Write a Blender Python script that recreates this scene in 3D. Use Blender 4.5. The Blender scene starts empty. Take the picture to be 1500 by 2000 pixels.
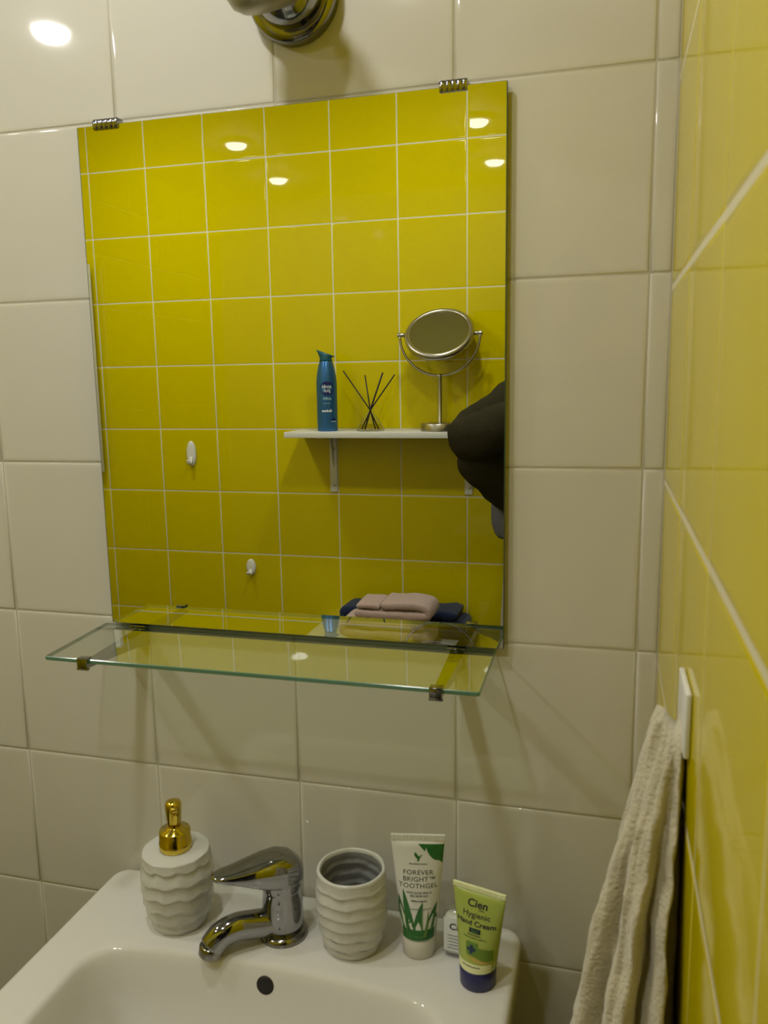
import bpy, bmesh, math, random
from mathutils import Vector, Matrix, noise
R = random.Random(7)
PI = math.pi
scene = bpy.context.scene
col = scene.collection

# ---------------------------------------------------------------- camera, world, exposure
cam_data = bpy.data.cameras.new('camera')
cam = bpy.data.objects.new('camera', cam_data)
col.objects.link(cam)
cam.matrix_world = Matrix(((0.965, -0.026, 0.260, -0.0373), (0.261, 0.160, -0.952, -0.9011),
                           (-0.017, 0.987, 0.161, 1.5037), (0, 0, 0, 1)))
CAMQ = cam.matrix_world.to_3x3().normalized()
_q = cam.matrix_world.to_quaternion().normalized()
cam.matrix_world = Matrix.Translation((-0.0373, -0.9011, 1.5037)) @ _q.to_matrix().to_4x4()
cam_data.sensor_fit = 'VERTICAL'
cam_data.sensor_height = 36.0
cam_data.lens = 28.817
cam_data.clip_start = 0.004
cam_data.dof.use_dof = True
cam_data.dof.focus_distance = 2.1
cam_data.dof.aperture_fstop = 12.0
scene.camera = cam
world = bpy.data.worlds.new('world')
scene.world = world
world.use_nodes = True
world.node_tree.nodes['Background'].inputs[0].default_value = (0.9, 0.85, 0.75, 1)
world.node_tree.nodes['Background'].inputs[1].default_value = 0.012
vs = scene.view_settings
vs.view_transform = 'Standard'
vs.look = 'None'
vs.exposure = 0.0
vs.gamma = 1.0
vs.use_curve_mapping = False
LAMP_STRENGTH = 268.0
LAMP_COLOR = (0.97, 0.97, 0.92)


# ---------------------------------------------------------------- materials
def mat(name, color, rough=0.5, metal=0.0, spec=0.5, coat=0.0, noise_amt=0.0, noise_scale=40.0, bump=0.0, bump_scale=200.0,
        sheen=0.0, sub=0.0, aniso=None):
    m = bpy.data.materials.new(name)
    m.use_nodes = True
    nt = m.node_tree
    b = nt.nodes['Principled BSDF']
    b.inputs['Base Color'].default_value = (*color, 1)
    b.inputs['Roughness'].default_value = rough
    b.inputs['Metallic'].default_value = metal
    b.inputs['Specular IOR Level'].default_value = spec
    b.inputs['Coat Weight'].default_value = coat
    b.inputs['Sheen Weight'].default_value = sheen
    if noise_amt or bump:
        tc = nt.nodes.new('ShaderNodeTexCoord')
    if noise_amt:
        n = nt.nodes.new('ShaderNodeTexNoise')
        n.inputs['Scale'].default_value = noise_scale
        n.inputs['Detail'].default_value = 4
        nt.links.new(tc.outputs['Object'], n.inputs['Vector'])
        mx = nt.nodes.new('ShaderNodeMix')
        mx.data_type = 'RGBA'
        mx.inputs[6].default_value = (*[c * (1 - noise_amt) for c in color], 1)
        mx.inputs[7].default_value = (*[min(1, c * (1 + noise_amt)) for c in color], 1)
        nt.links.new(n.outputs['Fac'], mx.inputs[0])
        nt.links.new(mx.outputs[2], b.inputs['Base Color'])
    if bump:
        n2 = nt.nodes.new('ShaderNodeTexNoise')
        n2.inputs['Scale'].default_value = bump_scale
        n2.inputs['Detail'].default_value = 3
        nt.links.new(tc.outputs['Object'], n2.inputs['Vector'])
        bp = nt.nodes.new('ShaderNodeBump')
        bp.inputs['Strength'].default_value = bump
        bp.inputs['Distance'].default_value = 0.002
        nt.links.new(n2.outputs['Fac'], bp.inputs['Height'])
        nt.links.new(bp.outputs[0], b.inputs['Normal'])
    return m


def glass_mat(name, tint, ior=1.5):
    """thin clear glass: see-through tint plus Fresnel reflection on outer faces"""
    m = bpy.data.materials.new(name)
    m.use_nodes = True
    nt = m.node_tree
    nt.nodes.remove(nt.nodes['Principled BSDF'])
    out = nt.nodes['Material Output']
    tr = nt.nodes.new('ShaderNodeBsdfTransparent')
    tr.inputs[0].default_value = (*tint, 1)
    gl = nt.nodes.new('ShaderNodeBsdfGlossy')
    gl.inputs['Roughness'].default_value = 0.0
    fr = nt.nodes.new('ShaderNodeFresnel')
    fr.inputs[0].default_value = ior
    geo = nt.nodes.new('ShaderNodeNewGeometry')
    inv = nt.nodes.new('ShaderNodeMath')
    inv.operation = 'SUBTRACT'
    inv.inputs[0].default_value = 1.0
    nt.links.new(geo.outputs['Backfacing'], inv.inputs[1])
    mul = nt.nodes.new('ShaderNodeMath')
    mul.operation = 'MULTIPLY'
    nt.links.new(fr.outputs[0], mul.inputs[0])
    nt.links.new(inv.outputs[0], mul.inputs[1])
    mul2 = nt.nodes.new('ShaderNodeMath')      # both faces of the pane reflect
    mul2.operation = 'MULTIPLY'
    mul2.use_clamp = True
    mul2.inputs[1].default_value = 2.2
    nt.links.new(mul.outputs[0], mul2.inputs[0])
    mx = nt.nodes.new('ShaderNodeMixShader')
    nt.links.new(mul2.outputs[0], mx.inputs[0])
    nt.links.new(tr.outputs[0], mx.inputs[1])
    nt.links.new(gl.outputs[0], mx.inputs[2])
    nt.links.new(mx.outputs[0], out.inputs[0])
    return m


def emit_mat(name, color, strength):
    m = bpy.data.materials.new(name)
    m.use_nodes = True
    b = m.node_tree.nodes['Principled BSDF']
    b.inputs['Base Color'].default_value = (0.8, 0.8, 0.8, 1)
    b.inputs['Emission Color'].default_value = (*color, 1)
    b.inputs['Emission Strength'].default_value = strength
    return m


M = dict(
    white_tile=mat('white glazed tile', (0.585, 0.560, 0.505), 0.045, spec=0.5, bump=0.04, bump_scale=9),
    yellow_tile=mat('yellow glazed tile', (0.565, 0.465, 0.0), 0.02, spec=0.30, bump=0.03, bump_scale=9),
    yellow_dim_reflect=mat('yellow tile, softer glaze', (0.60, 0.49, 0.0), 0.05, spec=0.06, bump=0.03, bump_scale=9),  # same yellow tile; weaker grazing reflection and lighter colour set for the right wall
    white_grout=mat('white grout', (0.46, 0.43, 0.35), 0.8, bump=0.3),
    cream_grout=mat('cream grout', (0.64, 0.58, 0.40), 0.75, bump=0.3),
    plaster=mat('ceiling paint', (0.42, 0.41, 0.38), 0.7),
    hall_paint=mat('hall wall paint', (0.6, 0.55, 0.45), 0.8),
    floor=mat('grey floor tile', (0.07, 0.065, 0.055), 0.3, noise_amt=0.15, noise_scale=6),
    mirror=mat('mirror silver', (0.88, 0.90, 0.85), 0.0, 1.0),
    mirror_edge=mat('mirror edge glass', (0.05, 0.09, 0.07), 0.1),
    chrome=mat('chrome', (0.31, 0.31, 0.32), 0.06, 1.0),
    dark_chrome=mat('worn chrome', (0.26, 0.25, 0.23), 0.12, 1.0),
    nickel=mat('brushed nickel', (0.50, 0.47, 0.42), 0.28, 1.0),
    satin=mat('satin metal shade', (0.42, 0.39, 0.31), 0.42, 0.85),
    gold=mat('polished gold', (0.66, 0.50, 0.07), 0.10, 1.0),
    ceramic=mat('white sanitary ceramic', (0.66, 0.64, 0.605), 0.08, spec=0.5),
    dispenser=mat('glazed white stoneware', (0.56, 0.555, 0.53), 0.25, spec=0.5),
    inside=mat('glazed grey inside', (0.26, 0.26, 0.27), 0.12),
    glass=glass_mat('clear glass', (0.975, 0.99, 0.975)),
    glass_green=glass_mat('shelf glass', (0.945, 0.985, 0.95), 1.6),
    glass_edge=mat('green glass edge', (0.10, 0.21, 0.14), 0.12, spec=0.8),
    white_plastic=mat('white plastic', (0.70, 0.69, 0.67), 0.3),
    cream_plastic=mat('cream plastic', (0.68, 0.66, 0.60), 0.32),
    white_lacquer=mat('white lacquered board', (0.66, 0.65, 0.61), 0.35),
    tube_white=mat('white tube plastic', (0.66, 0.66, 0.63), 0.3),
    tube_green=mat('lime tube plastic', (0.34, 0.41, 0.08), 0.25),
    tube_cream=mat('pale cream print', (0.72, 0.74, 0.42), 0.35),
    navy=mat('navy plastic', (0.012, 0.013, 0.11), 0.3),
    ink=mat('dark grey ink', (0.035, 0.05, 0.04), 0.5),
    ink_grey=mat('grey green ink', (0.09, 0.12, 0.08), 0.5),
    ink_navy=mat('navy ink', (0.01, 0.012, 0.035), 0.5),
    leaf=mat('leaf green print', (0.018, 0.13, 0.022), 0.35, noise_amt=0.5, noise_scale=120),
    leaf_light=mat('light leaf print', (0.10, 0.27, 0.05), 0.35),
    badge=mat('badge green print', (0.12, 0.22, 0.03), 0.35),
    badge_dark=mat('dark band print', (0.13, 0.22, 0.02), 0.35),
    orange=mat('amber print', (0.50, 0.36, 0.08), 0.4),
    blue_cross=mat('blue cross print', (0.015, 0.035, 0.09), 0.4),
    can_blue=mat('metallic blue can', (0.040, 0.15, 0.38), 0.28, 0.6),
    can_teal=mat('teal cap plastic', (0.006, 0.085, 0.12), 0.3),
    can_pale=mat('pale aqua print', (0.25, 0.45, 0.50), 0.4),
    logo_navy=mat('logo navy print', (0.008, 0.012, 0.11), 0.35),
    print_white=mat('white print', (0.75, 0.78, 0.80), 0.4),
    reed=mat('black reed', (0.012, 0.007, 0.006), 0.6),
    hand_towel=mat('beige terry cloth', (0.52, 0.47, 0.345), 0.95, spec=0.1, noise_amt=0.28, noise_scale=55, bump=0.9, bump_scale=330, sheen=0.4),
    mauve_towel=mat('mauve terry cloth', (0.52, 0.38, 0.36), 0.95, spec=0.1, noise_amt=0.15, noise_scale=160, bump=0.8, bump_scale=300, sheen=0.3),
    navy_towel=mat('navy terry cloth', (0.012, 0.022, 0.065), 0.95, spec=0.1, noise_amt=0.3, noise_scale=160, bump=0.8, bump_scale=300, sheen=0.2),
    jacket=mat('dark olive jacket cloth', (0.030, 0.026, 0.014), 0.95, spec=0.06, noise_amt=0.3, noise_scale=60, bump=0.4, bump_scale=140),
    shirt=mat('grey blue shirt cloth', (0.13, 0.13, 0.16), 0.9, spec=0.1, bump=0.3, bump_scale=200),
    trousers=mat('pale grey trouser cloth', (0.42, 0.37, 0.34), 0.9, spec=0.1, bump=0.3, bump_scale=200),
    skin=mat('skin', (0.58, 0.36, 0.26), 0.5, spec=0.3),
    hair=mat('dark brown hair', (0.035, 0.02, 0.012), 0.5, bump=0.6, bump_scale=90),
    black=mat('black plastic', (0.01, 0.01, 0.012), 0.25),
    eye_white=mat('eye white', (0.75, 0.72, 0.68), 0.2),
    lip=mat('lips', (0.42, 0.17, 0.14), 0.45),
    hole_shade_lens=mat('hole shade and lens black', (0.006, 0.005, 0.004), 0.6),
    lamp_glow=emit_mat('lit lamp diffuser', LAMP_COLOR, LAMP_STRENGTH),
    dead_lens=mat('unlit frosted lens', (0.55, 0.53, 0.48), 0.35),
)


# ---------------------------------------------------------------- object helpers
def link_mesh(name, me, m=None, parent=None, smooth=True):
    o = bpy.data.objects.new(name, me)
    col.objects.link(o)
    if m is not None and not me.materials:
        for x in (m if isinstance(m, (list, tuple)) else [m]):
            me.materials.append(x)
    if parent is not None:
        o.parent = parent
    if smooth:
        me.polygons.foreach_set('use_smooth', [True] * len(me.polygons))
    return o


def obj(name, bm, m, parent=None, smooth=True, sharp=None, recalc=True):
    if recalc:
        bmesh.ops.recalc_face_normals(bm, faces=bm.faces)
    me = bpy.data.meshes.new(name)
    bm.to_mesh(me)
    bm.free()
    o = link_mesh(name, me, m, parent, smooth)
    if sharp is not None:
        me.set_sharp_from_angle(angle=math.radians(sharp))
    return o


def thing(name, label, cat, loc=(0, 0, 0), rz=0.0, group=None):
    o = bpy.data.objects.new(name, None)
    o.empty_display_size = 0.02
    col.objects.link(o)
    o.location = loc
    o.rotation_euler = (0, 0, rz)
    o['label'] = label
    o['category'] = cat
    if group:
        o['group'] = group
    return o


def tag(o, label, cat, group=None):
    o['label'] = label
    o['category'] = cat
    if group:
        o['group'] = group
    return o


def settle(t):
    """parts of this thing were built in room coordinates: bring their meshes to its origin"""
    for ch in t.children_recursive:
        ch.data.transform(Matrix.Translation(-t.location))


def struct(o):
    o['kind'] = 'structure'
    return o


def add_box(bm, lo, hi, bevel=0.0, seg=2, mi=0):
    g = bmesh.ops.create_cube(bm, size=1.0)
    vs_ = g['verts']
    c = [(a + b) / 2 for a, b in zip(lo, hi)]
    s = [b - a for a, b in zip(lo, hi)]
    for v in vs_:
        v.co = Vector([c[i] + v.co[i] * s[i] for i in range(3)])
    fs = list({f for v in vs_ for f in v.link_faces})
    for f in fs:
        f.material_index = mi
    if bevel:
        es = list({e for v in vs_ for e in v.link_edges})
        r = bmesh.ops.bevel(bm, geom=es, offset=bevel, segments=seg, profile=0.5, affect='EDGES')
        for f in r['faces']:
            f.material_index = mi
    return bm


def box(lo, hi, bevel=0.0, seg=2):
    return add_box(bmesh.new(), lo, hi, bevel, seg)


def loft(bm, rings, cap0=True, cap1=True, closed=True, mi=0):
    vr = [[bm.verts.new(p) for p in r] for r in rings]
    n = len(vr[0])
    fs = []
    for a, b in zip(vr, vr[1:]):
        for i in range(n if closed else n - 1):
            j = (i + 1) % n
            fs.append(bm.faces.new((a[i], a[j], b[j], b[i])))
    if cap0:
        fs.append(bm.faces.new(list(reversed(vr[0]))))
    if cap1:
        fs.append(bm.faces.new(vr[-1]))
    for f in fs:
        f.material_index = mi
    return vr


def lathe(profile, n=32, center=(0, 0, 0), cap0=True, cap1=True, bm=None):
    """profile: list of (radius, z)"""
    bm = bm or bmesh.new()
    rings = [[(center[0] + r * math.cos(2 * PI * k / n), center[1] + r * math.sin(2 * PI * k / n), center[2] + z) for k in range(n)]
             for r, z in profile]
    loft(bm, rings, cap0, cap1)
    return bm


def axis_frame(d):
    d = Vector(d).normalized()
    up = Vector((0, 0, 1)) if abs(d.z) < 0.9 else Vector((0, 1, 0))
    x = up.cross(d).normalized()
    y = d.cross(x)
    return x, y, d


def lathe_along(profile, origin, d, n=24, cap0=True, cap1=True, bm=None):
    """profile: (radius, distance along d)"""
    bm = bm or bmesh.new()
    x, y, d = axis_frame(d)
    o = Vector(origin)
    rings = [[o + d * t + x * (r * math.cos(2 * PI * k / n)) + y * (r * math.sin(2 * PI * k / n)) for k in range(n)] for r, t in profile]
    loft(bm, rings, cap0, cap1)
    return bm


def tube(pts, rad, n=10, bm=None, cap=True):
    bm = bm or bmesh.new()
    pts = [Vector(p) for p in pts]
    rs = rad if isinstance(rad, (list, tuple)) else [rad] * len(pts)
    rings = []
    prev = None
    for i, p in enumerate(pts):
        t = (pts[min(i + 1, len(pts) - 1)] - pts[max(i - 1, 0)]).normalized()
        if prev is None:
            x, y, _ = axis_frame(t)
        else:
            x = (prev - t * prev.dot(t)).normalized()
            y = t.cross(x)
        prev = x
        r = rs[i]
        rx, ry = r if isinstance(r, tuple) else (r, r)
        rings.append([p + x * (rx * math.cos(2 * PI * k / n)) + y * (ry * math.sin(2 * PI * k / n)) for k in range(n)])
    loft(bm, rings, cap, cap)
    return bm


def bez(p, n=12):
    """Catmull-Rom through points"""
    p = [Vector(q) for q in p]
    P = [2 * p[0] - p[1]] + p + [2 * p[-1] - p[-2]]
    out = []
    for i in range(1, len(P) - 2):
        for k in range(n):
            t = k / n
            a, b, c, d = P[i - 1], P[i], P[i + 1], P[i + 2]
            out.append(0.5 * ((2 * b) + (c - a) * t + (2 * a - 5 * b + 4 * c - d) * t * t + (3 * b - a - 3 * c + d) * t ** 3))
    out.append(p[-1])
    return out


def rrect(cx, cy, hx, hy, r, z, nc=7, ns=9, bow=0.0):
    """rounded rectangle ring; bow pushes the +y side outwards in its middle"""
    pts = []
    corners = [(1, 1, 0), (-1, 1, 90), (-1, -1, 180), (1, -1, 270)]
    for k, (sx, sy, a0) in enumerate(corners):
        ox, oy = cx + sx * (hx - r), cy + sy * (hy - r)
        for i in range(nc):
            a = math.radians(a0 + 90 * i / (nc - 1))
            pts.append([ox + r * math.cos(a), oy + r * math.sin(a), z])
        nx = corners[(k + 1) % 4]
        ex, ey = cx + nx[0] * (hx - r), cy + nx[1] * (hy - r)
        a = math.radians(a0 + 90)
        p0 = (ox + r * math.cos(a), oy + r * math.sin(a))
        p1 = (ex + r * math.cos(a), ey + r * math.sin(a))
        for i in range(1, ns + 1):
            t = i / (ns + 1)
            pts.append([p0[0] + (p1[0] - p0[0]) * t, p0[1] + (p1[1] - p0[1]) * t, z])
    if bow:
        for p in pts:
            if p[1] > cy:
                u = (p[0] - cx) / hx
                p[1] += bow * (1 - u * u) * (p[1] - cy) / hy
    return [tuple(p) for p in pts]


def poly_decal(name, polys, fmap, m, parent):
    """polys: list of lists of 2-D vertices as triangles/quads rows, mapped by fmap(x, z) on a surface"""
    bm = bmesh.new()
    for pl in polys:
        vv = [bm.verts.new(fmap(*p)) for p in pl]
        bm.faces.new(vv)
    bmesh.ops.remove_doubles(bm, verts=bm.verts, dist=1e-6)
    return obj(name, bm, m, parent, smooth=True, recalc=False)


def strip(left, right):
    """quads between two 2-D polylines of equal length"""
    return [[left[i], right[i], right[i + 1], left[i + 1]] for i in range(len(left) - 1)]


def grid_patch(fx0, fx1, z0, z1, nx=8, nz=4):
    """quads of a patch whose x limits depend on z"""
    q = []
    for j in range(nz):
        za, zb = z0 + (z1 - z0) * j / nz, z0 + (z1 - z0) * (j + 1) / nz
        for i in range(nx):
            def X(z, k):
                return fx0(z) + (fx1(z) - fx0(z)) * k / nx
            q.append([(X(za, i), za), (X(za, i + 1), za), (X(zb, i + 1), zb), (X(zb, i), zb)])
    return q


def ellipse_patch(cx, cz, rx, rz, n=24):
    q = []
    for k in range(n):
        a, b = 2 * PI * k / n, 2 * PI * (k + 1) / n
        q.append([(cx, cz), (cx + rx * math.cos(a), cz + rz * math.sin(a)), (cx + rx * math.cos(b), cz + rz * math.sin(b))])
    return q


def text_2d(body, size, bold=0.0, align='CENTER', space=1.0, xscale=1.0, shear=0.0):
    cu = bpy.data.curves.new('t', 'FONT')
    cu.body = body
    cu.size = size
    cu.align_x = align
    cu.offset = bold
    cu.resolution_u = 3
    cu.space_character = space
    cu.shear = shear
    o = bpy.data.objects.new('t', cu)
    col.objects.link(o)
    dg = bpy.context.evaluated_depsgraph_get()
    me = o.evaluated_get(dg).to_mesh()
    V = [(v.co.x * xscale, v.co.y) for v in me.vertices]
    F = [tuple(p.vertices) for p in me.polygons]
    o.evaluated_get(dg).to_mesh_clear()
    bpy.data.objects.remove(o)
    bpy.data.curves.remove(cu)
    return V, F


def lettering(name, body, size, cx, cz, fmap, m, parent, **k):
    V, F = text_2d(body, size, **k)
    me = bpy.data.meshes.new(name)
    me.from_pydata([fmap(x + cx, y + cz) for x, y in V], [], F)
    return link_mesh(name, me, m, parent, smooth=False)


def scribble(name, x0, x1, z, h, n, fmap, m, parent, seed=1):
    """a row of tiny marks: print too small to read"""
    rr = random.Random(seed)
    q = []
    x = x0
    while x < x1:
        w = rr.uniform(0.5, 1.3) * (x1 - x0) / n
        hh = h * rr.choice((0.7, 0.7, 1.0))
        q.append([(x, z), (x + w * 0.7, z), (x + w * 0.7, z + hh), (x, z + hh)])
        x += w
    return poly_decal(name, q, fmap, m, parent)


# ---------------------------------------------------------------- room shell
XL, XR, YB, ZC = -1.92, 0.022, -1.497, 2.36
DOOR_Y0, DOOR_Y1, DOOR_Z = -1.455, -0.70, 2.04
PITCH = 0.2003
G = 0.0016      # tiles stand proud of the grout by this much

wall_front = struct(obj('wall_front', box((XL - 0.12, 0.0009, 0), (XR + 0.1, 0.14, ZC)), M['white_grout'], smooth=False))
wall_back = struct(obj('wall_back', box((XL - 0.12, YB - 0.14, 0), (XR + 0.1, YB - 0.0006, ZC)), M['cream_grout'], smooth=False))
wall_left = struct(obj('wall_left', box((XL - 0.12, YB - G, 0), (XL - 0.0006, G, ZC)), M['cream_grout'], smooth=False))
bm = bmesh.new()
add_box(bm, (XR + 0.0003, DOOR_Y1, 0), (XR + 0.1, G, ZC))
add_box(bm, (XR + 0.0003, DOOR_Y0, DOOR_Z), (XR + 0.1, DOOR_Y1, ZC))
add_box(bm, (XR + 0.0003, YB - G, 0), (XR + 0.1, DOOR_Y0, ZC))
wall_right = struct(obj('wall_right', bm, M['cream_grout'], smooth=False))
struct(obj('floor', box((XL - 0.12, -2.6, -0.06), (1.1, 0.9, 0.0)), M['floor'], smooth=False))
struct(obj('ceiling', box((XL - 0.12, -2.6, ZC), (1.1, 0.9, ZC + 0.06)), M['plaster'], smooth=False))
struct(obj('wall_hall', box((1.0, -2.6, 0), (1.1, 0.9, ZC)), M['hall_paint'], smooth=False))
# door lining on the hall side of the opening
bm = bmesh.new()
add_box(bm, (XR + 0.1, DOOR_Y0 - 0.06, 0), (XR + 0.115, DOOR_Y0, DOOR_Z + 0.06), 0.003)
add_box(bm, (XR + 0.1, DOOR_Y1, 0), (XR + 0.115, DOOR_Y1 + 0.06, DOOR_Z + 0.06), 0.003)
add_box(bm, (XR + 0.1, DOOR_Y0, DOOR_Z), (XR + 0.115, DOOR_Y1, DOOR_Z + 0.06), 0.003)
struct(obj('door_1', bm, M['white_lacquer'], smooth=False))

tile_cache = {}


def tile_mesh(w, h, m, key):
    k = (round(w, 4), round(h, 4), key)
    if k in tile_cache:
        return tile_cache[k]
    bm = bmesh.new()
    rings = []
    for ins, d in ((0.0, -G * 0.95), (0.0, -0.0008), (0.0008, -0.00035), (0.0024, 0.0), (0.0055, 0.0)):
        ins = min(ins, w * 0.3, h * 0.3)
        x, z = w / 2 - ins, h / 2 - ins
        rings.append([(-x, -d, -z), (x, -d, -z), (x, -d, z), (-x, -d, z)])
    loft(bm, rings, cap0=False, cap1=True)
    me = bpy.data.meshes.new('tile')
    bmesh.ops.recalc_face_normals(bm, faces=bm.faces)
    bm.to_mesh(me)
    bm.free()
    # front of the tile looks along local -y
    if me.polygons[len(me.polygons) - 1].normal.y > 0:
        me.flip_normals()
    me.materials.append(m)
    me.polygons.foreach_set('use_smooth', [True] * len(me.polygons))
    tile_cache[k] = me
    return me


def lay_tiles(wall, us, zs, to_world, rz, m, key, skip=None, gap=0.0020, tilt=0.0012, ugap=None):
    for u0, u1 in zip(us, us[1:]):
        for z0, z1 in zip(zs, zs[1:]):
            if skip and skip(u0, u1, z0, z1):
                continue
            w, h = u1 - u0 - (ugap or gap), z1 - z0 - gap
            if w < 0.004 or h < 0.004:
                continue
            o = bpy.data.objects.new('tile', tile_mesh(w, h, m, key))
            col.objects.link(o)
            o.parent = wall
            o.location = to_world((u0 + u1) / 2, (z0 + z1) / 2)
            o.rotation_euler = (R.uniform(-tilt, tilt), 0, rz + R.uniform(-tilt, tilt))


def lines(lo, hi, start, step):
    k = math.ceil((lo - start) / step + 1e-6)
    out = [lo]
    while start + k * step < hi - 1e-6:
        if start + k * step - lo > 0.004:
            out.append(start + k * step)
        k += 1
    return out + [hi]


zs_white = lines(0.0, ZC, 1.805, PITCH)
zs_back = lines(0.0, ZC, 2.1533, 0.2)
zs_right = lines(0.0, ZC, 1.589, 0.1975)
lay_tiles(wall_front, lines(XL, XR, 0.0, 0.2), zs_white, lambda u, z: (u, 0.0, z), 0.0, M['white_tile'], 'w')
lay_tiles(wall_back, lines(XL, XR, -1.4313, 0.2), zs_back, lambda u, z: (u, YB, z), PI, M['yellow_tile'], 'y', gap=0.0034)
ys_right = sorted(set(lines(YB, 0.0, 0.0, 0.2) + [DOOR_Y0, DOOR_Y1]))
zr = sorted(set(zs_right + [DOOR_Z]))
lay_tiles(wall_right, ys_right, zr, lambda u, z: (XR, u, z), -PI / 2, M['yellow_dim_reflect'], 'r',
          skip=lambda a, b, c, d: a > DOOR_Y0 - 1e-4 and b < DOOR_Y1 + 1e-4 and d < DOOR_Z + 1e-4, gap=0.0038, tilt=0.0004, ugap=0.0003)
lay_tiles(wall_left, lines(YB, 0.0, 0.0, 0.2), zs_right, lambda u, z: (XL, u, z), PI / 2, M['yellow_tile'], 'y', gap=0.0034)

# ---------------------------------------------------------------- ceiling lamps
LAMPS = [(-1.365, -0.965, 'round flat ceiling lamp toward the shelf wall, on the side away from the doorway'),
         (-0.485, -0.965, 'round flat ceiling lamp toward the shelf wall, on the doorway side'),
         (-1.42, -0.44, 'round flat ceiling lamp close to the washbasin wall, on the side away from the doorway'),
         (-0.50, -0.42, 'round flat ceiling lamp close to the washbasin wall, on the doorway side')]
ring_me = disc_me = None
for i, (x, y, lab) in enumerate(LAMPS):
    t = thing('ceiling_lamp', lab, 'lamp', (x, y, ZC), 0, 'round lamps set in the ceiling')
    if ring_me is None:
        a = obj('trim_ring', lathe([(0.040, -0.012), (0.041, -0.014), (0.052, -0.010), (0.056, -0.003), (0.056, 0.0), (0.040, 0.0)], 40,
                                   cap0=False, cap1=False), M['white_plastic'], t)
        b = obj('diffuser', lathe([(0.0370, -0.004), (0.0370, -0.0120), (0.0345, -0.0190), (0.0280, -0.0245), (0.0160, -0.0275), (0.001, -0.0285)], 40, cap0=True, cap1=True),
                M['lamp_glow'], t)
        ring_me, disc_me = a.data, b.data
    else:
        link_mesh('trim_ring', ring_me, None, t)
        link_mesh('diffuser', disc_me, None, t)

# ---------------------------------------------------------------- wall mirror
t = thing('wall_mirror', 'large frameless rectangular mirror on the white tiled wall above the glass shelf', 'mirror', (-0.396, 0, 1.202))
MX0, MX1, MZ0, MZ1, MY = -0.6458, -0.1435, 1.1995, 1.7990, -0.0105
bm = bmesh.new()
loft(bm, [rrect((MX0 + MX1) / 2, (MZ0 + MZ1) / 2, (MX1 - MX0) / 2 - i, (MZ1 - MZ0) / 2 - i, 0.0012, d, 3, 1)
          for i, d in ((0.0, 0), (0.0, 0.0034), (0.0005, 0.0041))], cap0=True, cap1=True)
for v in bm.verts:
    v.co = Vector((v.co.x, MY + 0.0042 - v.co.z, v.co.y))
o = obj('backing_glass', bm, M['mirror_edge'], t, sharp=30)
o['label'] = 'dark glass edge'
bm = bmesh.new()
vv = [bm.verts.new((x, MY, z)) for x, z in ((MX0 + 0.0014, MZ0 + 0.0008), (MX1 - 0.0010, MZ0 + 0.0008), (MX1 - 0.0010, MZ1 - 0.0006), (MX0 + 0.0014, MZ1 - 0.0006))]
bm.faces.new(vv)
obj('mirror_face', bm, M['mirror'], t, smooth=False, recalc=False)
for x0, x1 in ((-0.6225, -0.5905), (-0.2135, -0.1845)):
    bm = bmesh.new()
    # ridged clip: a fluted shell hooked over the top edge
    n = 5
    w = (x1 - x0) / n
    prof = []
    for k in range(n * 6 + 1):
        u = k / 6
        prof.append((x0 + u * w, 0.0012 * abs(math.sin(PI * u))))
    rings = []
    for z, dy in ((MZ1 - 0.0055, 0.0), (MZ1 - 0.004, 0.0012), (MZ1 + 0.002, 0.0016), (MZ1 + 0.005, 0.0006), (MZ1 + 0.0062, -0.0012)):
        rings.append([(x, MY - 0.0012 - b - dy, z) for x, b in prof] + [(x, MY - 0.0004, z) for x, b in reversed(prof)])
    loft(bm, rings)
    add_box(bm, (x0, MY - 0.0006, MZ1 + 0.0007), (x1, 0.0, MZ1 + 0.0060))
    obj('clip', bm, M['chrome'], t, sharp=40)

settle(t)

# ---------------------------------------------------------------- glass shelf
t = thing('glass_shelf', 'clear green-edged glass shelf on two chrome arms under the large mirror', 'shelf', (-0.404, 0, 1.1905))
SX0, SX1, SY0, SY1, SZ0, SZ1 = -0.662, -0.1535, -0.1240, -0.0005, 1.1905, 1.1955
bm = bmesh.new()
rings = []
for ins, z in ((0.0008, SZ0), (0.0, SZ0 + 0.0007), (0.0, SZ1 - 0.0007), (0.0008, SZ1)):
    rings.append(rrect((SX0 + SX1) / 2, (SY0 + SY1) / 2, (SX1 - SX0) / 2 - ins, (SY1 - SY0) / 2 - ins, 0.0025, z, 4, 3))
vr = loft(bm, rings, False, False)
for f in bm.faces:
    f.material_index = 1
for ring, rev in ((vr[0], True), (vr[-1], False)):
    f = bm.faces.new(list(reversed(ring)) if rev else ring)
    f.material_index = 0
obj('glass_panel', bm, [M['glass_green'], M['glass_edge']], t, smooth=False)
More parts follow.
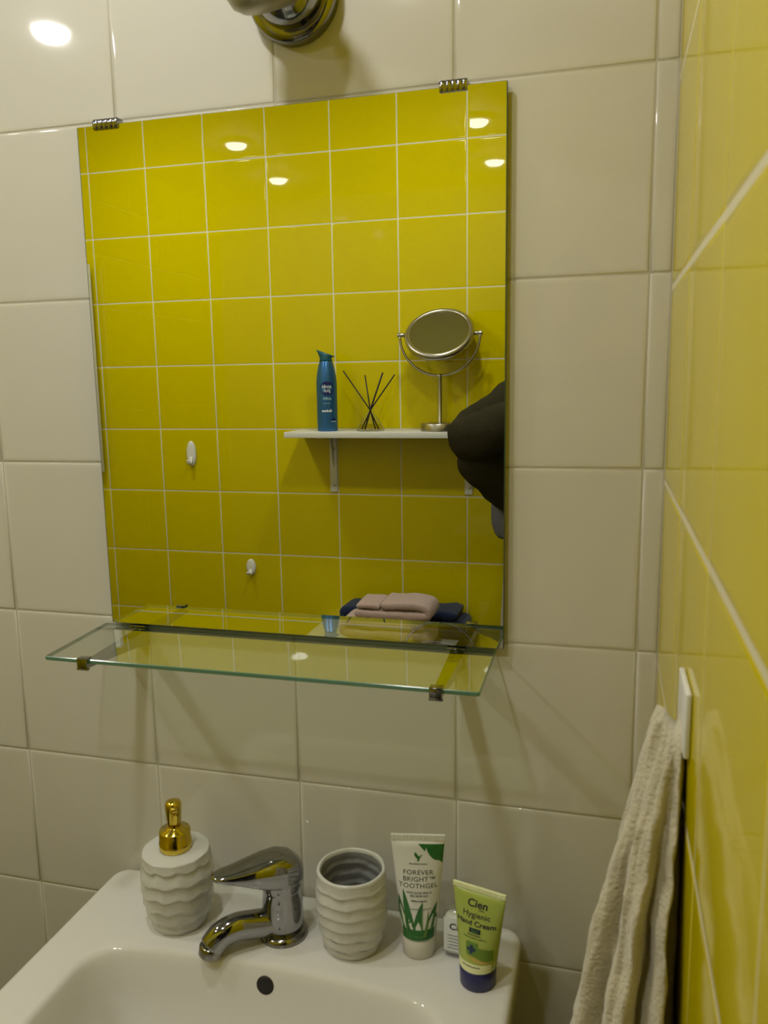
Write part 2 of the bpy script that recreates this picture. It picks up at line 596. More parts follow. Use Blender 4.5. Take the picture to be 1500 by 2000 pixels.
for xc in (-0.609, -0.198):
    arm = bmesh.new()
    rings = []
    for y, hw, z0, z1 in ((-0.0008, 0.0085, 1.169, SZ0 - 0.0003), (-0.03, 0.0075, 1.175, SZ0 - 0.0003), (-0.09, 0.006, 1.182, SZ0 - 0.0003), (-0.1240, 0.0055, 1.1855, SZ0 - 0.0003)):
        rings.append([(xc - hw, y, z0), (xc + hw, y, z0), (xc + hw, y, z1), (xc - hw, y, z1)])
    loft(arm, rings)
    a = obj('bracket', arm, M['chrome'], t, smooth=False)
    bm = bmesh.new()
    add_box(bm, (xc - 0.0068, -0.1285, SZ0 - 0.0052), (xc + 0.0068, SY0 - 0.0004, SZ1 + 0.0022), 0.0008)
    add_box(bm, (xc - 0.0068, -0.1285, SZ1 + 0.0003), (xc + 0.0068, -0.1185, SZ1 + 0.0022), 0.0006)
    add_box(bm, (xc - 0.0076, -0.1290, SZ0 - 0.0066), (xc + 0.0076, -0.1245, SZ0 - 0.0046), 0.0008)
    obj('clamp', bm, M['chrome'], a, sharp=40)
    bm = bmesh.new()
    add_box(bm, (xc - 0.011, -0.012, SZ1 + 0.0003), (xc + 0.011, -0.0005, SZ1 + 0.003), 0.0008)
    obj('wall_clamp', bm, M['chrome'], a, sharp=40)

settle(t)
t.location.z = 1.1905
t.rotation_euler = (math.radians(1.75), 0, 0)

# ---------------------------------------------------------------- washbasin
BZ = 0.850
t = thing('washbasin', 'white ceramic washbasin against the white tiles with a wide rear ledge', 'washbasin', (-0.393, 0, 0.68))
CX, CY, HX, HY = -0.3935, -0.2265, 0.2735, 0.2255
bm = bmesh.new()
rings = []
for ins, z, r in ((0.10, 0.672, 0.05), (0.055, 0.69, 0.05), (0.02, 0.755, 0.03), (0.006, 0.79, 0.022), (0.0, 0.81, 0.02), (0.0, BZ - 0.007, 0.02),
                  (0.0014, BZ - 0.0030, 0.02), (0.0045, BZ - 0.0007, 0.02), (0.0085, BZ, 0.02)):
    cy = CY + (ins if z < BZ - 0.03 else 0) * 0.6
    rings.append(rrect(CX, cy, HX - ins, HY - ins * (0.35 if z < BZ - 0.03 else 1), r, z))
bx, by, hx, hy = -0.3935, -0.284, 0.2105, 0.134
for ins, z, r in ((-0.006, BZ, 0.046), (-0.003, BZ - 0.0006, 0.044), (0.0, BZ - 0.0025, 0.042), (0.0022, BZ - 0.006, 0.041), (0.005, BZ - 0.014, 0.041), (0.010, BZ - 0.04, 0.042),
                  (0.018, BZ - 0.075, 0.045), (0.034, BZ - 0.10, 0.05), (0.062, BZ - 0.118, 0.055), (0.105, BZ - 0.127, 0.025)):
    rings.append(rrect(bx, by, hx - ins, hy - ins, min(r, hy - ins - 0.002), z, bow=0.018 if ins < 0.06 else 0.0))
loft(bm, rings, True, True)
obj('basin_bowl', bm, M['ceramic'], t)
obj('drain', lathe([(0.001, 0.0035), (0.018, 0.003), (0.022, 0.001), (0.022, 0.0), (0.021, -0.001)], 28, (bx, by, BZ - 0.127)), M['chrome'], t)
nrm = Vector((0.0, -0.98, 0.19))
obj('overflow_shade_disc', lathe_along([(0.0105, -0.001), (0.0105, 0.0004), (0.006, 0.0003)], (-0.3945, -0.1385, 0.8280), nrm, 28), M['hole_shade_lens'], t)  # no recess here: dark disc on the bowl wall, painted as the hole's shade

settle(t)

# ---------------------------------------------------------------- tap
t = thing('basin_tap', 'chrome single-lever tap standing on the washbasin ledge', 'tap', (-0.3955, -0.078, BZ))
d = Vector((-0.75, -0.66, 0)).normalized()
sd = Vector((-d.y, d.x, 0))
obj('base_ring', lathe([(0.026, 0.0), (0.0285, 0.001), (0.0285, 0.004), (0.026, 0.0075), (0.022, 0.009)], 36), M['dark_chrome'], t)
obj('tap_body', lathe([(0.0235, 0.006), (0.0242, 0.02), (0.0240, 0.045), (0.0225, 0.060), (0.0230, 0.061), (0.0238, 0.063), (0.0240, 0.073), (0.0225, 0.082), (0.016, 0.089), (0.004, 0.091)], 36), M['chrome'], t)
pts = bez([d * 0.012 + Vector((0, 0, 0.019)), d * 0.040 + Vector((0, 0, 0.0245)), d * 0.058 + Vector((0, 0, 0.027)), d * 0.075 + Vector((0, 0, 0.0230)), d * 0.0870 + Vector((0, 0, 0.012))], 6)
n = len(pts)
sp = obj('spout', tube(pts, [(0.0160 - 0.0018 * i / n, 0.0165 - 0.0012 * i / n) for i in range(n)], 20), M['chrome'], t)
obj('aerator', lathe_along([(0.0125, 0.0), (0.0143, 0.002), (0.0143, 0.011), (0.0133, 0.0125), (0.011, 0.0125)], d * 0.0862 + Vector((0, 0, 0.0150)), Vector((d.x * 0.22, d.y * 0.22, -1)), 24), M['dark_chrome'], sp)
bm = bmesh.new()
rings = []
for s, hw, z0, z1 in ((-0.0245, 0.006, 0.070, 0.082), (-0.022, 0.015, 0.067, 0.094), (-0.012, 0.0222, 0.066, 0.103), (0.003, 0.0245, 0.0655, 0.1075), (0.020, 0.0240, 0.070, 0.1065),
                      (0.040, 0.0205, 0.0785, 0.1035), (0.056, 0.0170, 0.0855, 0.1010), (0.071, 0.0135, 0.0905, 0.1005), (0.080, 0.0090, 0.0935, 0.1000), (0.084, 0.003, 0.0955, 0.0985)):
    ring = []
    zc, hz = (z0 + z1) / 2, (z1 - z0) / 2
    for k in range(24):
        a = 2 * PI * k / 24
        ca, sa = math.cos(a), math.sin(a)
        e = 0.62
        px = hw * math.copysign(abs(ca) ** e, ca)
        pz = hz * math.copysign(abs(sa) ** (0.8 if sa > 0 else 0.45), sa)
        ring.append(d * s + sd * px + Vector((0, 0, zc + pz)))
    rings.append(ring)
loft(bm, rings)
obj('lever', bm, M['chrome'], t)


# ---------------------------------------------------------------- hammered stoneware: soap dispenser and tumbler
def stoneware(radius, h, bands, fold, seed, n=108, m=72, phase=0.0, depth=0.0029, facet=0.7, wave=0.0036):
    """outer rings of a cylinder built of overlapping wavy bands, with fold soft facets"""
    rings = []
    for j in range(m + 1):
        v = j / m
        z = v * h
        ring = []
        for k in range(n):
            th = 2 * PI * k / n
            wob = wave * abs(math.sin(fold * th / 2 + phase)) + 0.0014 * math.sin(2 * th + seed)
            u = (z + wob) / h * bands
            fr = u - math.floor(u)
            fade = min(1, v * 8) * min(1, (1 - v) * 9)
            band = (1 - fr) ** 1.6 if fr > 0.12 else (fr / 0.12)
            row = math.floor(u)
            al = (th + 2 * PI / fold * (row * 0.23 + seed)) % (2 * PI / fold) - PI / fold
            fac = facet * (radius(v) * (math.cos(PI / fold) / math.cos(al) - 1) + 0.0015)
            r = radius(v) + fade * (-depth * (1 - band)) + (0.75 + 0.25 * fade) * fac
            ring.append((r * math.cos(th), r * math.sin(th), z))
        rings.append(ring)
    return rings


def prof(pts):
    def f(v):
        for (a, ra), (b, rb) in zip(pts, pts[1:]):
            if v <= b:
                s = (v - a) / (b - a)
                s = s * s * (3 - 2 * s) * 0.35 + s * 0.65
                return ra + (rb - ra) * s
        return pts[-1][1]
    return f


t = thing('soap_dispenser', 'white rippled stoneware soap dispenser with a gold pump, left of the tap', 'dispenser', (-0.5295, -0.0850, BZ), 0.2)
rings = stoneware(prof([(0, 0.0315), (0.06, 0.0345), (0.25, 0.0410), (0.5, 0.0445), (0.75, 0.0445), (0.93, 0.0415), (1.0, 0.0400)]), 0.0945, 5.6, 10, 1.0)
h = 0.0945
last = rings[-1]
for s, dz in ((0.985, 0.0007), (0.95, 0.0012), (0.6, 0.0018), (0.42, 0.0022)):
    rings.append([(x * s, y * s, h + dz) for x, y, _ in last])
bm = bmesh.new()
loft(bm, rings)
obj('dispenser_body', bm, M['dispenser'], t)
z = h + 0.0022
obj('collar', lathe([(0.0188, z), (0.0196, z + 0.0005), (0.0196, z + 0.009), (0.0188, z + 0.0098), (0.0186, z + 0.0225), (0.0178, z + 0.0240), (0.0105, z + 0.0252), (0.0098, z + 0.0275), (0.006, z + 0.028)], 40), M['gold'], t)
ph = obj('pump_head', lathe([(0.0072, z + 0.026), (0.0078, z + 0.030), (0.0088, z + 0.038), (0.0096, z + 0.051), (0.0096, z + 0.0565), (0.0085, z + 0.0595), (0.005, z + 0.061), (0.001, z + 0.0613)], 32), M['gold'], t)
obj('nozzle', lathe_along([(0.0050, 0.0), (0.0048, 0.012), (0.0040, 0.0125), (0.0038, 0.0118)], (0, 0, z + 0.0525), (math.sin(0.35), -math.cos(0.35), -0.12), 18), M['gold'], ph)

t = thing('tumbler', 'white rippled stoneware tumbler, empty, right of the tap', 'tumbler', (-0.3095, -0.0755, BZ), 0.9)
H = 0.0965
outer = prof([(0, 0.0305), (0.05, 0.0335), (0.2, 0.0392), (0.5, 0.0432), (0.75, 0.0432), (0.93, 0.0412), (1.0, 0.0400)])
rings = stoneware(outer, H, 7.0, 7, 2.4, phase=0.6, facet=0.22, wave=0.0020, depth=0.0026)
top = rings[-1]
bm = bmesh.new()
for s, dz in ((0.975, 0.0016), (0.94, 0.0021), (0.905, 0.0012)):
    rings.append([(x * s, y * s, H + dz) for x, y, _ in top])
inner = stoneware(lambda v: outer(v) * 0.895, H, 7.0, 7, 2.4, m=40, phase=0.6, facet=0.22, wave=0.0020, depth=0.0030)
for ring in reversed(inner[3:-1]):
    rings.append(ring)
nb = len(rings)
rings.append([(x * 0.4, y * 0.4, 0.0075) for x, y, _ in inner[3]])
vr = loft(bm, rings)
bm.faces.index_update()
o = obj('tumbler_body', bm, [M['dispenser'], M['inside']], t)
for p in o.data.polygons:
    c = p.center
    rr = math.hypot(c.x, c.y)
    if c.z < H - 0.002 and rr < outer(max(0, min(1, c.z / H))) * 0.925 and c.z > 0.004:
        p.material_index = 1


# ---------------------------------------------------------------- squeeze tubes
class Tube:
    """round at the cap end, pressed flat at the crimp; local frame: front looks along -y, base at z = 0"""
    def __init__(s, r, W, z0, z1, lean=0.0, art=None):
        s.r, s.W, s.z0, s.z1, s.lean = r, W, z0, z1, lean
        s.k = (z1 - z0) / ((art or z1) - z0)      # artwork was drawn for a tube reaching up to art

    def wd(s, z):
        v = max(0.0, min(1.0, (z - s.z0) / (s.z1 - s.z0)))
        return s.r + (s.W - s.r) * v, s.r * (1 - v) ** 0.85 + 0.0011 * v

    def front(s, off=0.00025):
        def f(x, z):
            z = s.z0 + (z - s.z0) * s.k
            w, d = s.wd(z)
            u = max(-0.985, min(0.985, x / w))
            y = -d * math.sqrt(1 - u * u) - off
            return (u * w if abs(x) > w * 0.985 else x, y + s.lean * z, z)
        return f

    def rings(s, za, zb, n=48, m=14):
        out = []
        for j in range(m + 1):
            z = za + (zb - za) * j / m
            w, d = s.wd(z)
            out.append([(w * math.cos(2 * PI * k / n), d * math.sin(2 * PI * k / n) + s.lean * z, z) for k in range(n)])
        return out


def crimp(T, zt, hgt, m, parent, flute=22):
    w = T.W
    bm = bmesh.new()
    rings = []
    n = flute * 2
    for z in (zt, zt + 0.0008, zt + hgt - 0.0006, zt + hgt):
        e = 0.0014 if zt < z < zt + hgt else 0.0009
        fr = [(-w + 2 * w * k / n, -e - 0.0003 * (k % 2) + T.lean * z, z) for k in range(n + 1)]
        bk = [(w - 2 * w * k / n, e + T.lean * z, z) for k in range(n + 1)]
        rings.append(fr + bk)
    loft(bm, rings)
    return obj('crimp', bm, m, parent, smooth=False)


# toothpaste ------------------------------------------------------------------
t = thing('toothpaste_tube', 'white toothgel tube with green aloe leaves standing on its white cap', 'tube', (-0.2320, -0.0670, BZ), math.radians(11))
obj('cap', lathe([(0.0180, 0.0), (0.0188, 0.0008), (0.0197, 0.0225), (0.0190, 0.0240), (0.017, 0.0243)], 40), M['cream_plastic'], t)
T = Tube(0.0200, 0.0305, 0.0243, 0.1375, 0.0, 0.1480)
bm = bmesh.new()
loft(bm, T.rings(T.z0, T.z1))
obj('tube_body', bm, M['tube_white'], t)
crimp(T, T.z1 - 0.0005, 0.0075, M['tube_white'], t)
f = T.front()
f2 = T.front(0.0004)
f3 = T.front(0.0005)
# green foot of the print and the aloe leaves
poly_decal('green_band', grid_patch(lambda z: -T.wd(z)[0] * 0.95, lambda z: T.wd(z)[0] * 0.95, 0.0252, 0.0385, 16, 3), f, M['leaf'], t)


def leaf(bx_, bz_, tx, tz, w, bend=0.0, n=12):
    L, Rr = [], []
    for i in range(n + 1):
        u = i / n
        cx_ = bx_ + (tx - bx_) * u + bend * u * (1 - u) * 4
        cz_ = bz_ + (tz - bz_) * u
        hw = w * (1 - u) ** 0.8 * (0.85 + 0.5 * u)
        L.append((cx_ - hw, cz_))
        Rr.append((cx_ + hw, cz_))
    return strip(L, Rr)


for i, (a, b, c_, d_, w, bd, mm) in enumerate([(-0.010, 0.030, -0.0225, 0.0785, 0.0052, -0.0015, 'leaf'), (-0.006, 0.030, -0.0175, 0.088, 0.0058, 0.0, 'leaf'),
                                               (-0.016, 0.032, -0.0235, 0.066, 0.0045, -0.002, 'leaf'), (0.000, 0.030, 0.0050, 0.073, 0.0070, -0.002, 'leaf'),
                                               (0.010, 0.030, 0.0215, 0.071, 0.0060, -0.001, 'leaf'), (0.007, 0.030, 0.0115, 0.062, 0.0020, 0.001, 'badge'),
                                               (0.015, 0.030, 0.0205, 0.056, 0.0050, 0.0, 'leaf')]):
    poly_decal('leaf_print', leaf(a, b, c_, d_, w, bd), f2 if i % 2 else f3, M[mm], t)
for a, b, c_, d_, w in ((-0.0130, 0.035, -0.0180, 0.0800, 0.0007), (0.0035, 0.038, 0.0050, 0.0690, 0.0008), (-0.0165, 0.036, -0.0215, 0.068, 0.0006), (0.0135, 0.036, 0.0200, 0.066, 0.0007)):
    poly_decal('leaf_highlight', leaf(a, b, c_, d_, w, 0, 8), T.front(0.0007), M['leaf_light'], t)
# green corner with a pale drip edge
zt = 0.1440
cor = []
xs = [0.0000 + 0.0305 * i / 20 for i in range(21)]
low = []
for x in xs:
    if x < 0.0085:
        zz = zt - 0.010 * (x / 0.0085) ** 1.1
    elif x < 0.0100:
        zz = zt - 0.0040
    elif x < 0.0225:
        u = (x - 0.0100) / 0.0125
        zz = zt - 0.0065 - 0.0135 * math.sin(u * PI * 0.5) ** 0.7
    else:
        zz = zt - 0.0195 - 0.007 * ((x - 0.0225) / 0.008)
    low.append(max(zz, zt - 0.027))
for i in range(20):
    cor.append([(xs[i], low[i]), (xs[i + 1], low[i + 1]), (xs[i + 1], (low[i + 1] + zt) / 2), (xs[i], (low[i] + zt) / 2)])
    cor.append([(xs[i], (low[i] + zt) / 2), (xs[i + 1], (low[i + 1] + zt) / 2), (xs[i + 1], zt), (xs[i], zt)])
poly_decal('corner_print', cor, f, M['leaf'], t)
# small bird emblem: a wing swept up to the left, head and tail
bird = [strip([(-0.0042, 0.1335), (-0.0040, 0.1300), (-0.0022, 0.1272), (0.0000, 0.1252)], [(-0.0022, 0.1338), (-0.0012, 0.1318), (0.0006, 0.1298), (0.0022, 0.1282)]),
        strip([(0.0000, 0.1252), (-0.0012, 0.1240), (-0.0010, 0.1230)], [(0.0022, 0.1282), (0.0016, 0.1258), (0.0014, 0.1236)]),
        strip([(0.0006, 0.1272), (0.0022, 0.1300), (0.0040, 0.1312)], [(0.0020, 0.1266), (0.0034, 0.1292), (0.0048, 0.1308)])]
poly_decal('bird_emblem', [q for s_ in bird for q in s_], f, M['leaf'], t)
scribble('small_print', -0.010, 0.0100, 0.1192, 0.0016, 16, f, M['ink_grey'], t, 3)
lettering('lettering', 'FOREVER', 0.0081, 0.0000, 0.1068, f, M['ink_grey'], t, space=1.05, bold=0.00004)
lettering('lettering', 'BRIGHT™', 0.0081, 0.0012, 0.0985, f, M['ink_grey'], t, space=1.05, bold=0.00004)
lettering('lettering', 'TOOTHGEL', 0.0081, 0.0000, 0.0902, f, M['ink_grey'], t, space=1.05, bold=0.00004)
lettering('lettering', 'WITH ALOE VERA &', 0.0032, 0.0008, 0.0838, T.front(0.0008), M['ink'], t, bold=0.00006)
lettering('lettering', 'BEE PROPOLIS', 0.0032, 0.0008, 0.0798, T.front(0.0008), M['ink'], t, bold=0.00006)
scribble('small_print', -0.0080, 0.0100, 0.0738, 0.0020, 14, T.front(0.0008), M['ink'], t, 5)
scribble('small_print', -0.0090, 0.0140, 0.0640, 0.0014, 22, T.front(0.0008), M['ink_grey'], t, 6)
scribble('small_print', -0.0045, 0.0045, 0.0300, 0.0018, 8, T.front(0.0008), M['leaf_light'], t, 8)

# hand cream ------------------------------------------------------------------
t = thing('hand_cream_tube', 'lime green hand cream tube on its navy cap at the ledge corner', 'tube', (-0.1585, -0.1000, BZ), math.radians(-14))
obj('cap', lathe([(0.0188, 0.0), (0.0196, 0.0008), (0.0203, 0.0205), (0.0196, 0.0220), (0.018, 0.0223)], 40), M['navy'], t)
T = Tube(0.0205, 0.0305, 0.0223, 0.1040, 0.035, 0.1155)
bm = bmesh.new()
loft(bm, T.rings(T.z0, T.z1))
obj('tube_body', bm, M['tube_green'], t)
o = crimp(T, T.z1 - 0.0005, 0.0060, M['tube_cream'], t)
o['label'] = 'pale cream crimped end'
f = T.front()
g2, g3, g4 = T.front(0.0004), T.front(0.0006), T.front(0.0008)
poly_decal('cream_band', grid_patch(lambda z: -T.wd(z)[0] * 0.97, lambda z: T.wd(z)[0] * 0.97, 0.0228, 0.0335, 18, 3), f, M['tube_cream'], t)
# swirls at the foot of the print
L1 = [(-0.006 + 0.024 * i / 10, 0.0405 - 0.0060 * math.sin(PI * 0.55 * i / 10)) for i in range(11)]
U1 = [(x, z_ + 0.004 * math.sin(PI * (i + 0.5) / 11)) for i, (x, z_) in enumerate(L1)]
poly_decal('swirl_print', strip(L1, U1), g2, M['orange'], t)
L2 = [(0.002 + 0.0185 * i / 10, 0.0425 - 0.0045 * math.sin(PI * 0.5 * i / 10)) for i in range(11)]
U2 = [(x, 0.0520 + 0.001 * math.sin(i * 0.4)) for i, (x, z_) in enumerate(L2)]
poly_decal('swirl_print', strip(L2, U2), g2, M['badge_dark'], t)
poly_decal('badge_print', grid_patch(lambda z: -0.0085 + 0.0018 * max(0, (0.050 - z) / 0.008), lambda z: 0.0050 - 0.0018 * max(0, (0.050 - z) / 0.008), 0.0430, 0.0585, 8, 6), g3, M['badge'], t)
cxx, czz = -0.0018, 0.0505
cross = grid_patch(lambda z: cxx - 0.0048, lambda z: cxx + 0.0048, czz - 0.0017, czz + 0.0017, 10, 2)
for sg in (-1, 1):
    cross += grid_patch(lambda z: cxx - 0.0017, lambda z: cxx + 0.0017, czz + min(sg * 0.0017, sg * 0.0050), czz + max(sg * 0.0017, sg * 0.0050), 4, 2)
poly_decal('cross_print', cross, T.front(0.0010), M['blue_cross'], t)
lettering('lettering', 'Cien', 0.0125, 0.0000, 0.0985, g2, M['ink_navy'], t, bold=0.00022, shear=0.08)
poly_decal('swoosh_print', strip([(0.0010 + 0.0012 * i, 0.0962 - 0.0004 * math.sin(PI * i / 7)) for i in range(8)], [(0.0010 + 0.0012 * i, 0.0962 + 0.0004 * math.sin(PI * i / 7) + 0.0001) for i in range(8)]), g2, M['ink_navy'], t)
lettering('lettering', 'Hygienic', 0.0094, 0.0000, 0.0868, g2, M['ink_navy'], t, bold=0.00003)
lettering('lettering', 'Hand Cream', 0.0086, 0.0000, 0.0772, g2, M['ink_navy'], t, bold=0.00014)
poly_decal('dark_plate', grid_patch(lambda z: -0.0065, lambda z: 0.0065, 0.0690, 0.0745, 6, 1), g2, M['ink_navy'], t)
lettering('lettering', '2in1', 0.0052, 0.0, 0.0700, g3, M['leaf_light'], t)
scribble('small_print', -0.0080, 0.0075, 0.0660, 0.0014, 14, g2, M['ink'], t, 11)
scribble('small_print', -0.0125, 0.0130, 0.0628, 0.0012, 24, g2, M['ink'], t, 12)
scribble('small_print', -0.0110, 0.0090, 0.0295, 0.0016, 16, g2, M['ink_navy'], t, 13)

# small clear bottle --------------------------------------------------------------
t = thing('hand_gel_bottle', 'small clear bottle with a white label half hidden behind the lime tube', 'bottle', (-0.1795, -0.0630, BZ), math.radians(-6))
bm = bmesh.new()
loft(bm, [rrect(0, 0, w, d_, r, z_, 6, 4) for w, d_, r, z_ in ((0.0225, 0.0085, 0.006, 0.0), (0.0245, 0.0105, 0.008, 0.002), (0.0245, 0.0105, 0.008, 0.050), (0.0225, 0.0095, 0.008, 0.0545),
                                                             (0.012, 0.0080, 0.0075, 0.0575), (0.0085, 0.0078, 0.0075, 0.0585), (0.0082, 0.0076, 0.0073, 0.062))])
obj('bottle_body', bm, M['glass'], t)
bm = bmesh.new()
loft(bm, [rrect(0, 0, w, d_, r, z_, 6, 4) for w, d_, r, z_ in ((0.021, 0.0075, 0.006, 0.0035), (0.0226, 0.0088, 0.0075, 0.006), (0.0226, 0.0088, 0.0075, 0.046), (0.0205, 0.008, 0.0075, 0.0485))])
obj('gel_filling', bm, M['cream_plastic'], t)
obj('cap', lathe([(0.0085, 0.0620), (0.0088, 0.0625), (0.0088, 0.0735), (0.0080, 0.0745), (0.004, 0.0747)], 24), M['white_plastic'], t)
fl = lambda x, z_: (x, -0.0108, z_)
poly_decal('label_sheet', [[(-0.0215, 0.009), (0.0215, 0.009), (0.0215, 0.0505), (-0.0215, 0.0505)]], fl, M['print_white'], t)
fl = lambda x, z_: (x, -0.0111, z_ * 0.94)
lettering('lettering', 'Cien', 0.0118, -0.0040, 0.0385, fl, M['ink_navy'], t, bold=0.0002, shear=0.08)
for k in range(5):
    scribble('small_print', -0.017, 0.014, 0.030 - 0.0042 * k, 0.0012, 26, fl, M['ink_grey'], t, 20 + k)

# ---------------------------------------------------------------- spotlight over the mirror
t = thing('wall_spotlight', 'brushed nickel wall spotlight on the white tiles above the mirror, unlit', 'lamp', (-0.372, 0, 1.908))
obj('wall_plate', lathe_along([(0.046, 0.0), (0.0495, 0.001), (0.0495, 0.013), (0.047, 0.0165), (0.040, 0.0185), (0.006, 0.019)], (0, 0, 0), (0, -1, 0), 48), M['dark_chrome'], t)
obj('neck', lathe_along([(0.0385, 0.0), (0.0375, 0.010), (0.034, 0.020), (0.028, 0.030), (0.022, 0.034)], (0.0, -0.0175, 0.0), (0.0, -1, 0.05), 36), M['chrome'], t)
hd = Vector((-0.16, -0.30, 0.94)).normalized()
ho = Vector((0.006, -0.086, -0.043))
sh = obj('lamp_shade', lathe_along([(0.010, -0.002), (0.028, 0.000), (0.0365, 0.006), (0.0405, 0.016), (0.0415, 0.035), (0.0415, 0.085), (0.0405, 0.087), (0.039, 0.085), (0.039, 0.080)], ho, hd, 40, cap1=False), M['satin'], t)
obj('lens', lathe_along([(0.039, 0.078), (0.038, 0.0800), (0.01, 0.082)], ho, hd, 40), M['dead_lens'], sh)
obj('swivel_ball', lathe_along([(0.004, -0.016), (0.012, -0.012), (0.016, 0.0), (0.012, 0.012), (0.004, 0.016)], (0.0, -0.055, -0.006), (0, -1, 0.2), 24), M['chrome'], t)

# ---------------------------------------------------------------- towel hook and hand towel on the right wall
t = thing('towel_hook', 'flat white square hook stuck on the yellow wall beside the washbasin', 'hook', (XR, -0.325, 1.268))
obj('hook_plate', box((-0.0045, -0.027, -0.020), (-0.0003, 0.027, 0.026), 0.0014, 3), M['white_plastic'], t, sharp=40)
obj('hook_peg', tube(bez([(-0.004, 0.0, -0.016), (-0.008, 0.0, -0.019), (-0.011, 0.0, -0.018), (-0.0125, 0.0, -0.0155)], 5), [0.0035] * 16, 10), M['white_plastic'], t)

bm = bmesh.new()
rings = []
N = 180
for j in range(64):
    v = j / 63
    z_ = 1.258 - 0.62 * v
    sp_ = 0.75 * v + 0.25 * v ** 0.5
    # cross-section opens downwards: half-extents in x (off the wall) and y (along it)
    hx_ = 0.0105 + 0.050 * sp_
    hy_ = 0.017 + 0.092 * v ** 0.75
    cx_ = XR - 0.0025 - hx_ * 0.94 + 0.004 * max(0, 1 - 4 * v)
    cy_ = -0.318 + 0.012 * v
    ring = []
    for k in range(N):
        a = 2 * PI * k / N
        pleat = (0.20 * math.cos(7 * a + 0.7 + 1.2 * v) + 0.12 * math.cos(11 * a - 1.4 * v) + 0.05 * math.cos(17 * a + 3 * v)) * (0.25 + 0.75 * min(1, v * 4))
        s_ = 1 + pleat
        x = cx_ + hx_ * s_ * math.cos(a)
        y = cy_ + hy_ * s_ * math.sin(a)
        nz = noise.noise(Vector((x * 40, y * 40, z_ * 25))) * 0.0035 + noise.noise(Vector((x * 260, y * 260, z_ * 260))) * 0.0019
        x = min(x + nz, XR - 0.0012)
        topz = 0.012 * math.cos(2 * a + 0.5) * max(0, 1 - v * 8)
        ring.append((x, y + nz, z_ + topz))
    rings.append(ring)
cc = Vector((0, 0, 0))
for p in rings[0]:
    cc += Vector(p) / N
rings.insert(0, [tuple(cc + (Vector(p) - cc) * 0.55 + Vector((0, 0, 0.004))) for p in rings[0]])
loft(bm, rings)
o = obj('hand_towel', bm, M['hand_towel'])
tag(o, 'beige terry hand towel hanging in folds from the white wall hook', 'towel')

# ---------------------------------------------------------------- wall shelf on the yellow wall, seen in the mirror
SHZ = 1.3535
t = thing('wall_shelf', 'white board shelf on two white angle brackets on the yellow wall', 'shelf', (-0.643, YB, SHZ))
obj('shelf_board', box((-0.301, 0.0006, -0.0165), (0.301, 0.150, 0.0), 0.0012), M['white_lacquer'], t, sharp=40)
for x in (-0.2015, 0.2165):
    bm = bmesh.new()
    add_box(bm, (x - 0.0115, 0.0005, -0.193), (x + 0.0115, 0.0035, -0.0168), 0.0008)
    add_box(bm, (x - 0.0115, 0.0035, -0.0200), (x + 0.0115, 0.125, -0.0168), 0.0008)
    rib = [[(x + sx, 0.0035 + 0.03 * (1 - u), -0.0200 - 0.10 * u) for sx in (-0.0012, 0.0012)] + [(x + sx, 0.0034, -0.0200 - 0.10 * u) for sx in (0.0012, -0.0012)] for u in (0.0, 0.33, 0.66, 1.0)]
    loft(bm, rib)
    b = obj('bracket', bm, M['white_lacquer'], t, sharp=40)
    for zz in (-0.060, -0.172):
        obj('screw', lathe_along([(0.0042, 0.0), (0.0040, 0.0012), (0.002, 0.0018)], (x + 0.004, 0.0035, zz), (0, 1, 0), 12), M['nickel'], b)

# air freshener --------------------------------------------------------------------
t = thing('air_freshener', 'blue air freshener spray can with a teal nozzle cap on the white shelf', 'spray can', (-0.832, -1.415, SHZ), math.radians(161))
obj('can_body', lathe([(0.0285, 0.0), (0.0298, 0.002), (0.0300, 0.006), (0.0302, 0.125), (0.0300, 0.140), (0.0285, 0.158), (0.0255, 0.176), (0.0222, 0.190), (0.0195, 0.199), (0.0185, 0.203)], 40), M['can_blue'], t)
bm = bmesh.new()
rings = []
# the cap flares into a beak; local -y is the label side, beak goes to local +x
for u, hw, hd_, cx_, tip in ((0.0, 0.0192, 0.0192, 0.0, 0.0), (0.25, 0.0180, 0.0180, 0.000, 0.001), (0.5, 0.0185, 0.0175, 0.0008, 0.003), (0.75, 0.0225, 0.0172, 0.0002, 0.0065), (0.93, 0.0268, 0.0160, -0.0005, 0.0095), (1.0, 0.0275, 0.0140, -0.0005, 0.0105)):
    ring = []
    for k in range(32):
        a = 2 * PI * k / 32
        x = cx_ + hw * math.cos(a)
        ring.append((x, hd_ * math.sin(a), 0.201 + 0.024 * u + tip * (x / 0.0275) * 1.0))
    rings.append(ring)
loft(bm, rings)
cap = obj('spray_cap', bm, M['can_teal'], t)


def fcan(off):
    def f(x, z_):
        r = 0.0302 + off
        a = x / r
        return (r * math.sin(a), -r * math.cos(a), z_)
    return f


poly_decal('logo_disc', ellipse_patch(0, 0.1235, 0.0205, 0.0205, 32), fcan(0.0004), M['logo_navy'], t)
lettering('lettering', 'ambi', 0.0150, 0.0, 0.1245, fcan(0.0008), M['print_white'], t, bold=0.0001)
lettering('lettering', 'pur', 0.0150, 0.0, 0.1135, fcan(0.0008), M['print_white'], t, bold=0.0001)
scribble('small_print', -0.013, 0.011, 0.0915, 0.0075, 5, fcan(0.0004), M['can_pale'], t, 31)
scribble('small_print', -0.014, 0.013, 0.0560, 0.0080, 6, fcan(0.0004), M['print_white'], t, 32)
scribble('small_print', -0.010, 0.010, 0.0800, 0.0022, 9, fcan(0.0004), M['can_pale'], t, 33)
isl = strip([(-0.030 + 0.0025 * i, 0.0300) for i in range(9)], [(-0.030 + 0.0025 * i, 0.0305 + 0.008 * math.sin(PI * i / 8)) for i in range(9)])
